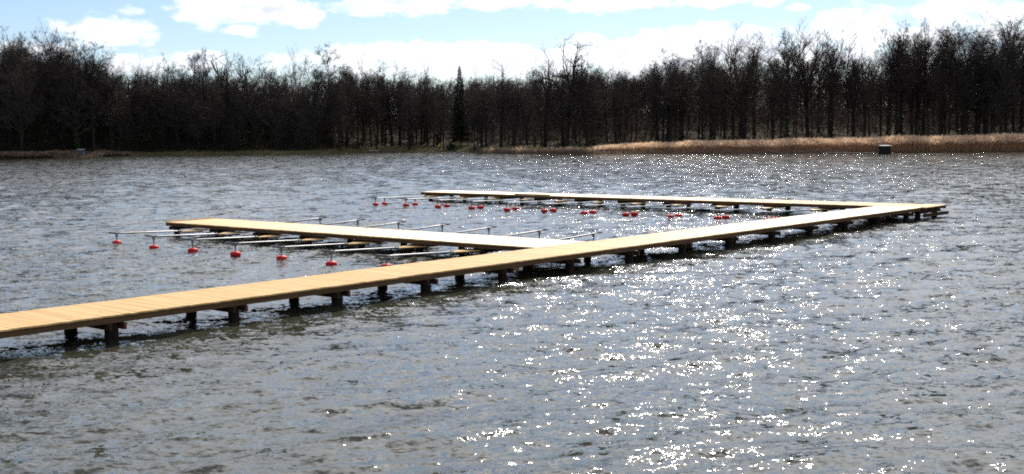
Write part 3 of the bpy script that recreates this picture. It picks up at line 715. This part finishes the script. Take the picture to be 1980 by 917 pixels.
# ------------------------------------------------------------------ reeds
def reeds(name, n, px0, px1, d0, d1, hfun, mat, pmat, label, plume=1.0, seed=1, wd=.014):
    g = np.random.default_rng(seed); px = g.uniform(px0, px1, n); dep = d0 + (d1 - d0) * g.beta(1, 1.3, n); X = (px - 990) / FPX * 260
    for _ in range(4): D = shore(X) + dep; X = (px - 990) / FPX * D
    h = hfun(px) * g.uniform(.80, 1.10, n) * (1 + .07 * np.sin(X * .55) * np.sin(X * .17 + 2) + .07 * np.sin(X * 1.9 + D) * np.sin(D * .8 + X * .6)) * np.clip(.72 + dep * .13, .72, 1)
    z0 = np.minimum(terrain(X, D), 0) - .1; lean = g.normal(0, .09, (n, 2)); lean[:, 0] += .05
    b = np.stack([X, D, z0], 1); t = b + np.stack([lean[:, 0] * h, lean[:, 1] * h, h + .1 - 0 * h], 1); m_ = (b + t) / 2 + np.stack([-lean[:, 0] * h * .12, 0 * h, 0 * h], 1)
    an = g.uniform(0, 3.14, n); a = np.stack([np.cos(an), np.sin(an), 0 * an], 1) * (wd * g.uniform(.6, 1.5, n))[:, None]
    leafd = g.normal(0, 1, (n, 3)); leafd[:, 2] = np.abs(leafd[:, 2]) * .8; leafd /= np.linalg.norm(leafd, axis=1, keepdims=True)
    lf = b + (t - b) * g.uniform(.3, .85, (n, 1)); V = np.concatenate([b - a, b + a, m_ + a, m_ - a, t, lf - a * 1.2, lf + a * 1.2, lf + leafd * .5], 0)
    i = np.arange(n); F = np.vstack([np.stack([i, i + n, i + 2*n], 1), np.stack([i, i + 2*n, i + 3*n], 1), np.stack([i + 3*n, i + 2*n, i + 4*n], 1), np.stack([i + 5*n, i + 6*n, i + 7*n], 1)])
    o = obj(name, mesh_from(name, V, F, mat)); prop(o, label, 'reeds', None, 'stuff')
    if plume > 0:
        k = g.random(n) < plume; t2 = t[k]; q = int(k.sum()); dirs = g.normal(0, .5, (q, 3)); dirs[:, 2] = 1; dirs[:, 0] += .35
        pl = []; psz = g.uniform(.7, 1.35, q)[:, None]
        for rep_ in range(2):
            dd = dirs + g.normal(0, .3, (q, 3)); an = g.uniform(0, 3.14, q); a2 = np.stack([np.cos(an), np.sin(an), 0 * an], 1) * .06 * psz; st = t2 - np.array([0, 0, .30])
            mid = st + dd * .22; pl.append(np.stack([st, mid - a2, mid + a2, mid - a2, st + dd * .48, mid + a2], 1).reshape(-1, 3))
        P = np.vstack(pl); me = mesh_from('plumes', P, np.arange(len(P)).reshape(-1, 3), pmat); obj('plumes', me, o)['kind'] = 'stuff'
    return o
hr = lambda px: np.interp(px, [1140, 1190, 1260, 1400, 1600, 1800, 2050], [1.0, 1.55, 1.95, 2.15, 2.35, 2.55, 2.65])
reeds('reed_bed', 46000, 1150, 2300, .3, 11, hr, M_REED, M_PLUME, 'tall tan reed bed with pale feathery plumes along the right shore', .85, 3)
reeds('reed_bed', 14000, 935, 1180, .3, 9, lambda p: np.interp(p, [935, 960, 1180], [.7, 1.1, 1.3]), M_REEDD, M_PLUME, 'low dark reed strip between the grassy bank and the tall reed bed', .03, 4, .018)
reeds('reed_bed', 9000, 1150, 1640, -1.6, .5, lambda p: 1.1 + 0 * p, M_REEDD, M_PLUME, 'low dark fringe of broken reed in front of the tall reed bed', 0, 5, .016)
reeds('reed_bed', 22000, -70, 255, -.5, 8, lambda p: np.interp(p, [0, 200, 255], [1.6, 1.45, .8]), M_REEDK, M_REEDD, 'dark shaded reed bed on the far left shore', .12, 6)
# dry grass on the bank
g = np.random.default_rng(12); n = 26000; px = g.uniform(240, 1180, n); dep = 1.0 + 14 * g.beta(1, 1.6, n); X = (px - 990) / FPX * 300
for _ in range(4): D = shore(X) + dep; X = (px - 990) / FPX * D
z = terrain(X, D); a = np.stack([g.uniform(.02, .05, n), 0 * z, 0 * z], 1); b = np.stack([X, D, z - .03], 1); t = b + np.stack([g.normal(0, .12, n), g.normal(0, .12, n), g.uniform(.10, .38, n)], 1)
M_GRASS = reed_material('dry_bank_grass', (.20, .16, .075), (.13, .13, .05), .3)
prop(obj('bank_grass', mesh_from('bank_grass', np.stack([b - a, b + a, t], 1).reshape(-1, 3), np.arange(3 * n).reshape(-1, 3), M_GRASS)), 'pale dry grass on the low far bank', 'grass', None, 'stuff')

# ------------------------------------------------------------------ small things on the far shore
def at_water(x, y):
    a, b = x - 990, y - 458.5; u, v = c_ * a - s_ * b, s_ * a + c_ * b
    d = Vector((u, FPX * math.cos(PITCH) - v * math.sin(PITCH), -FPX * math.sin(PITCH) - v * math.cos(PITCH))); k = -CAM_H / d.z
    return Vector((d.x * k, d.y * k, 0))
def at_shore(x, q):
    X = x_world(x, 288, 300)
    for _ in range(5): D = float(shore(X)) + q; X = x_world(x, 288, D)
    return Vector((X, D, float(terrain(X, D))))
M_HUT = simple('dark_green_boards', (.012, .015, .012), (.022, .026, .021), 3, .9, spec=.08, var=.4, stretch=(1, 1, 6))
M_ROOF = simple('pale_roof_felt', (.30, .29, .27), (.42, .41, .38), 2, .8)
M_BLUE = simple('faded_blue_paint', (.07, .08, .12), (.10, .115, .16), 2, .8, spec=.15)
M_HULL = simple('grey_white_boat_paint', (.16, .16, .17), (.22, .22, .23), 3, .8, spec=.15)
M_GREYW = simple('weathered_grey_wood', (.20, .19, .17), (.30, .28, .26), 3, .85)
# hut on a float
p = at_water(1711, 298.5); hut = empty('reed_hut', p, .12); prop(hut, 'dark boarded box hut with pale flat roof on the water at the reeds', 'hut')
b = MB(); b.box(-.9, .9, -.8, .8, -.15, .14); obj('float_base', b.mesh('float_base', M_PILE), hut)
for i in range(8):
    b = MB(); b.box(-.76, .76, -.66 , -.62, .14 + i * .155, .14 + i * .155 + .148); obj('board', b.mesh('board', M_HUT), hut)
for i in range(8):
    b = MB(); b.box(-.80, -.762, -.66, .66, .14 + i * .155, .14 + i * .155 + .148); obj('board', b.mesh('board', M_HUT), hut)
b = MB(); b.box(-.75, .8, -.61, .66, .142, 1.385); obj('wall', b.mesh('wall', M_HUT), hut)
b = MB(); b.box(-.9, .92, -.82, .8, 1.39, 1.47, .01); b.add([(-.9,-.82,1.475),(.92,-.82,1.475),(.92,.8,1.56),(-.9,.8,1.56)], [(0,1,2,3)]); obj('roof', b.mesh('roof', M_ROOF), hut)
# low landing stage left of the hut
p0 = at_water(1694, 297.6); p1 = at_water(1590, 297.3); ld = (p1 - p0); Ls = ld.length
st = empty('landing_stage', p0, math.atan2(ld.y, ld.x)); prop(st, 'low dark plank landing stage running left from the box hut along the reeds', 'landing stage')
b = MB(); b.box(-.038, .038, -.6, .6, 0, .03); pm = b.mesh('plank', M_GREYW)
for i in range(int(Ls / .17)): obj('plank', pm, st, (.1 + i * .17, 0, .17 + rnd.uniform(-.006, .006)), (0, 0, rnd.uniform(-.03, .03))).scale = (2, 1, 1)
for y in (-.5, .5):
    b = MB(); b.box(0, Ls, y - .05, y + .05, .05, .168); obj('joist', b.mesh('joist', M_PILE), st)
for i in range(6):
    b = MB(); b.tube([(.4 + i * (Ls - .8) / 5, .52, -1.2), (.4 + i * (Ls - .8) / 5, .52, .3)], [.06, .055], 8); obj('post', b.mesh('post', M_PILE), st)
# blue tarred shed and boat on the left
p = at_shore(156, -1.6); p.z = 0; sh_ = empty('boat_shed', p, -.1); prop(sh_, 'small faded blue-grey shed at the water in the dark left reeds', 'shed')
for i in range(9):
    b = MB(); b.box(-.8 + i * .18, -.8 + i * .18 + .172, -.66, -.60, .15, 1.85); obj('board', b.mesh('board', M_BLUE), sh_)
b = MB(); b.box(-.8, .81, -.595, .7, .15, 1.84); obj('wall', b.mesh('wall', M_BLUE), sh_)
b = MB(); b.add([(-.95,-.8,1.86),(.95,-.8,1.86),(.95,.85,2.05),(-.95,.85,2.05),(-.95,-.8,1.92),(.95,-.8,1.92),(.95,.85,2.11),(-.95,.85,2.11)], [(3,2,1,0),(4,5,6,7),(0,1,5,4),(1,2,6,5),(2,3,7,6),(3,0,4,7)]); obj('roof', b.mesh('roof', M_GREYW), sh_)
b = MB(); b.box(-.95, 2.0, -.95, .8, .02, .148); obj('platform', b.mesh('platform', M_PILE), sh_)
def boat(pos, rz, L, label, mat, h=.45):
    r = empty('rowing_boat', pos, rz); prop(r, label, 'boat'); V = []; n = 12
    for i in range(n + 1):
        u = i / n * 2 - 1; w_ = .62 * (1 - abs(u) ** 2.6 * (1.0 if u > 0 else .35)) + .01; sh2 = h + .14 * u * u
        for (a, zf) in ((-1, 1), (-.75, .35), (-.35, 0), (.35, 0), (.75, .35), (1, 1)): V.append((u * L / 2, a * w_, -.08 + (sh2 + .08) * zf))
    F = [(i*6 + k, i*6 + k + 1, (i+1)*6 + k + 1, (i+1)*6 + k) for i in range(n) for k in range(5)] + [(5, 4, 3, 2, 1, 0)]
    me = mesh_from('hull', V, F, mat); o = obj('hull', me, r); md = o.modifiers.new('thick', 'SOLIDIFY'); md.thickness = .04
    for u in (-.45, .05, .5):
        b = MB(); w_ = .56 * (1 - abs(u) ** 2.6); b.box(u * L/2 - .12, u * L/2 + .12, -w_, w_, h - .14, h - .11); obj('seat', b.mesh('seat', M_GREYW), r)
_bp = at_shore(187, -2.2); _bp.z = .3
boat(_bp, .06, 3.1, 'small upturned-looking pale rowing boat beside the blue shed on the left'.replace('upturned-looking ', ''), M_HULL, .62)
# pale bench-like landing on the shore left of the middle
p = at_shore(724, -1.2); p.z = 0; be = empty('shore_landing', p, .02); prop(be, 'small landing with two pale rails on dark posts at the middle shore', 'landing stage')
for x0, x1 in ((-1.45, -.08), (.08, 1.45)):
    b = MB(); b.box(x0, x1, -.55, -.50, .34, .56); obj('rail', b.mesh('rail', M_ROOF), be)
b = MB(); b.box(-1.5, 1.5, -.5, .9, .26, .335); obj('deck', b.mesh('deck', M_PILE), be)
for x0 in (-1.35, 0, 1.35):
    b = MB(); b.tube([(x0, -.4, -1), (x0, -.4, .26)], [.08, .08], 8); obj('post', b.mesh('post', M_PILE), be)
# stump-like mooring post
p = at_shore(917, 1.5); b = MB(); b.tube([(0, 0, -.8), (0, 0, .2), (.03, 0, 1.7), (.05, 0, 2.1), (.05, 0, 2.14)], [.36, .28, .20, .19, .13], 9)
prop(obj('broken_trunk', b.mesh('broken_trunk', M_BARK, True), None, p), 'short dark broken trunk standing at the water below the spruce', 'stump')
p = at_shore(1034, 8); b = MB(); b.tube([(0, 0, -.8), (0, 0, .4), (.02, .03, 1.9), (-.05, 0, 3.2), (-.05, 0, 3.24)], [.36, .3, .25, .22, .12], 9)
prop(obj('broken_trunk', b.mesh('broken_trunk', M_BARK, True), None, p), 'dark broken trunk behind the low reed strip in the middle', 'stump')
# evergreen bush on the bank
gb = np.random.default_rng(4); n = 1500; v = gb.normal(0, 1, (n, 3)); v /= np.linalg.norm(v, axis=1, keepdims=True); rr_ = gb.uniform(.35, 1, (n, 1)) ** .5; c = v * rr_ * np.array([1.25, .9, .95]) * (1 + .25 * np.sin(v[:, :1] * 5) * np.cos(v[:, 2:] * 4)) + np.array([0, 0, .75]); u = gb.normal(0, .09, (n, 3)); w2 = gb.normal(0, .09, (n, 3))
bp = at_shore(873, 2.2); br = empty('evergreen_bush', bp); prop(br, 'low dark green bush on the grassy bank left of the broken trunk', 'bush')
obj('foliage', mesh_from('foliage', np.stack([c - u, c + u, c + w2], 1).reshape(-1, 3), np.arange(3 * n).reshape(-1, 3), M_IVY), br)
b = MB(); b.tube([(0, 0, -.3), (.05, 0, .5), (.2, 0, 1.1)], [.07, .05, .02], 6); b.tube([(0, 0, .2), (-.4, .1, 1.0)], [.04, .015], 5); obj('stem', b.mesh('stem', M_BARK), br)

# ------------------------------------------------------------------ the walker in yellow by the big trunk
M_SKIN = simple('skin', (.42, .24, .16), (.50, .30, .21), 6, .55)
M_YEL = reed_material('yellow_rain_jacket', (.80, .82, .10), (.88, .88, .16), .45)
M_TRO = simple('dark_trousers', (.02, .022, .03), (.035, .035, .045), 6, .85)
M_HAIR = simple('dark_hair', (.02, .014, .01), (.04, .028, .02), 20, .7)
def skin_mesh(name, verts, edges, radii, mat, parent, root_i=0, sub=2):
    me = bpy.data.meshes.new(name); me.from_pydata(verts, edges, []); me.update(); me.materials.append(mat)
    o = obj(name, me, parent); md = o.modifiers.new('skin', 'SKIN'); md.use_smooth_shade = True
    if not me.skin_vertices: 
        bm_ = __import__('bmesh').new(); bm_.from_mesh(me); bm_.verts.layers.skin.verify(); bm_.to_mesh(me); bm_.free()
    for i, r_ in enumerate(radii):
        sv = me.skin_vertices[0].data[i]; sv.radius = (r_, r_) if not isinstance(r_, tuple) else r_; sv.use_root = (i == root_i)
    o.modifiers.new('sub', 'SUBSURF').levels = sub; o.modifiers['sub'].render_levels = sub
    return o
pp = at_shore(849.5, 2.0); pp.z += .02
pe = empty('person', pp, -.5); prop(pe, 'person in a yellow hooded jacket and dark trousers standing on the bank beside a trunk', 'person')
Vb = [(0,0,.92),(0,0,1.10),(0,.01,1.32),(0,.01,1.46),(0,-.01,1.55),(0,-.015,1.64),(0,-.01,1.70),
      (.10,0,.88),(.11,-.02,.50),(.12,.02,.09),(.12,-.12,.04),(-.10,0,.88),(-.10,-.04,.50),(-.10,0,.09),(-.10,-.14,.04),
      (.19,.01,1.41),(.26,0,1.14),(.24,-.14,.93),(.23,-.19,.86),(-.19,.01,1.41),(-.26,.0,1.14),(-.24,-.16,.95),(-.23,-.21,.88)]
Eb = [(0,1),(1,2),(2,3),(3,4),(4,5),(5,6),(0,7),(7,8),(8,9),(9,10),(0,11),(11,12),(12,13),(13,14),(3,15),(15,16),(16,17),(17,18),(3,19),(19,20),(20,21),(21,22)]
Rb = [.13,.12,.14,.10,.055,.095,.085,.09,.065,.045,.04,.09,.065,.045,.04,.06,.045,.035,.03,.06,.045,.035,.03]
for sx, pal in ((1, 18), (-1, 22)):           # fingers and thumb, slightly curled
    px_, py_, pz_ = Vb[pal]
    for f_, (ox, ln) in enumerate(((-.024, .07), (-.008, .08), (.008, .075), (.024, .06))):
        i0 = len(Vb); Vb += [(px_ + ox, py_ - .02, pz_ - .035), (px_ + ox, py_ - .03, pz_ - .035 - ln * .6), (px_ + ox, py_ - .015, pz_ - .035 - ln)]; Eb += [(pal, i0), (i0, i0 + 1), (i0 + 1, i0 + 2)]; Rb += [.010, .009, .008]
    i0 = len(Vb); Vb += [(px_ - sx * .03, py_ - .03, pz_ - .01), (px_ - sx * .035, py_ - .045, pz_ - .05)]; Eb += [(pal, i0), (i0, i0 + 1)]; Rb += [.011, .009]
body = skin_mesh('body', Vb, Eb, Rb, M_SKIN, pe)
Vt = [(0,0,.95),(0,0,.88),(.10,0,.84),(.11,-.02,.50),(.12,.02,.12),(-.10,0,.84),(-.10,-.04,.50),(-.10,0,.12)]
skin_mesh('trousers', Vt, [(0,1),(1,2),(2,3),(3,4),(1,5),(5,6),(6,7)], [.15,.15,.11,.085,.07,.11,.085,.07], M_TRO, pe)
Vj = [(0,0,.80),(0,0,1.02),(0,.01,1.28),(0,.01,1.44),(.20,.01,1.40),(.27,0,1.14),(.245,-.14,.96),(-.20,.01,1.40),(-.27,0,1.14),(-.245,-.15,.97),(0,.04,1.52)]
skin_mesh('jacket', Vj, [(0,1),(1,2),(2,3),(3,4),(4,5),(5,6),(3,7),(7,8),(8,9),(3,10)], [.20,.18,.19,.14,.085,.07,.055,.085,.07,.055,.09], M_YEL, pe, 1)
b = MB(); b.V = []; 
for i in range(9):
    ph = math.pi * .02 + math.pi * .60 * i / 8
    for k in range(14):
        th_ = math.pi * (-.18) + math.pi * 1.36 * k / 13; b.V.append((.125 * math.sin(ph) * math.cos(th_), .01 + .135 * math.sin(ph) * math.sin(th_), 1.64 + .14 * math.cos(ph)))
b.F = [(i*14 + k, i*14 + k + 1, (i+1)*14 + k + 1, (i+1)*14 + k) for i in range(8) for k in range(13)]
ho = obj('hood', b.mesh('hood', M_YEL, True), pe); ho.modifiers.new('thick', 'SOLIDIFY').thickness = .015
for sx in (-.035, .035):
    b = MB(); b.lathe([(.004, -.012), (.012, -.006), (.014, 0), (.012, .006), (.004, .012)], 8); obj('eye', b.mesh('eye', M_HAIR), pe, (sx, -.095, 1.655))
b = MB(); b.tube([(0, -.095, 1.66), (0, -.122, 1.615), (0, -.10, 1.608)], [.010, .016, .012], 6); obj('nose', b.mesh('nose', M_SKIN, True), pe)
b = MB(); b.tube([(-.026, -.092, 1.585), (0, -.102, 1.582), (.026, -.092, 1.585)], [.005, .008, .005], 6); obj('mouth', b.mesh('mouth', M_FLOAT), pe)
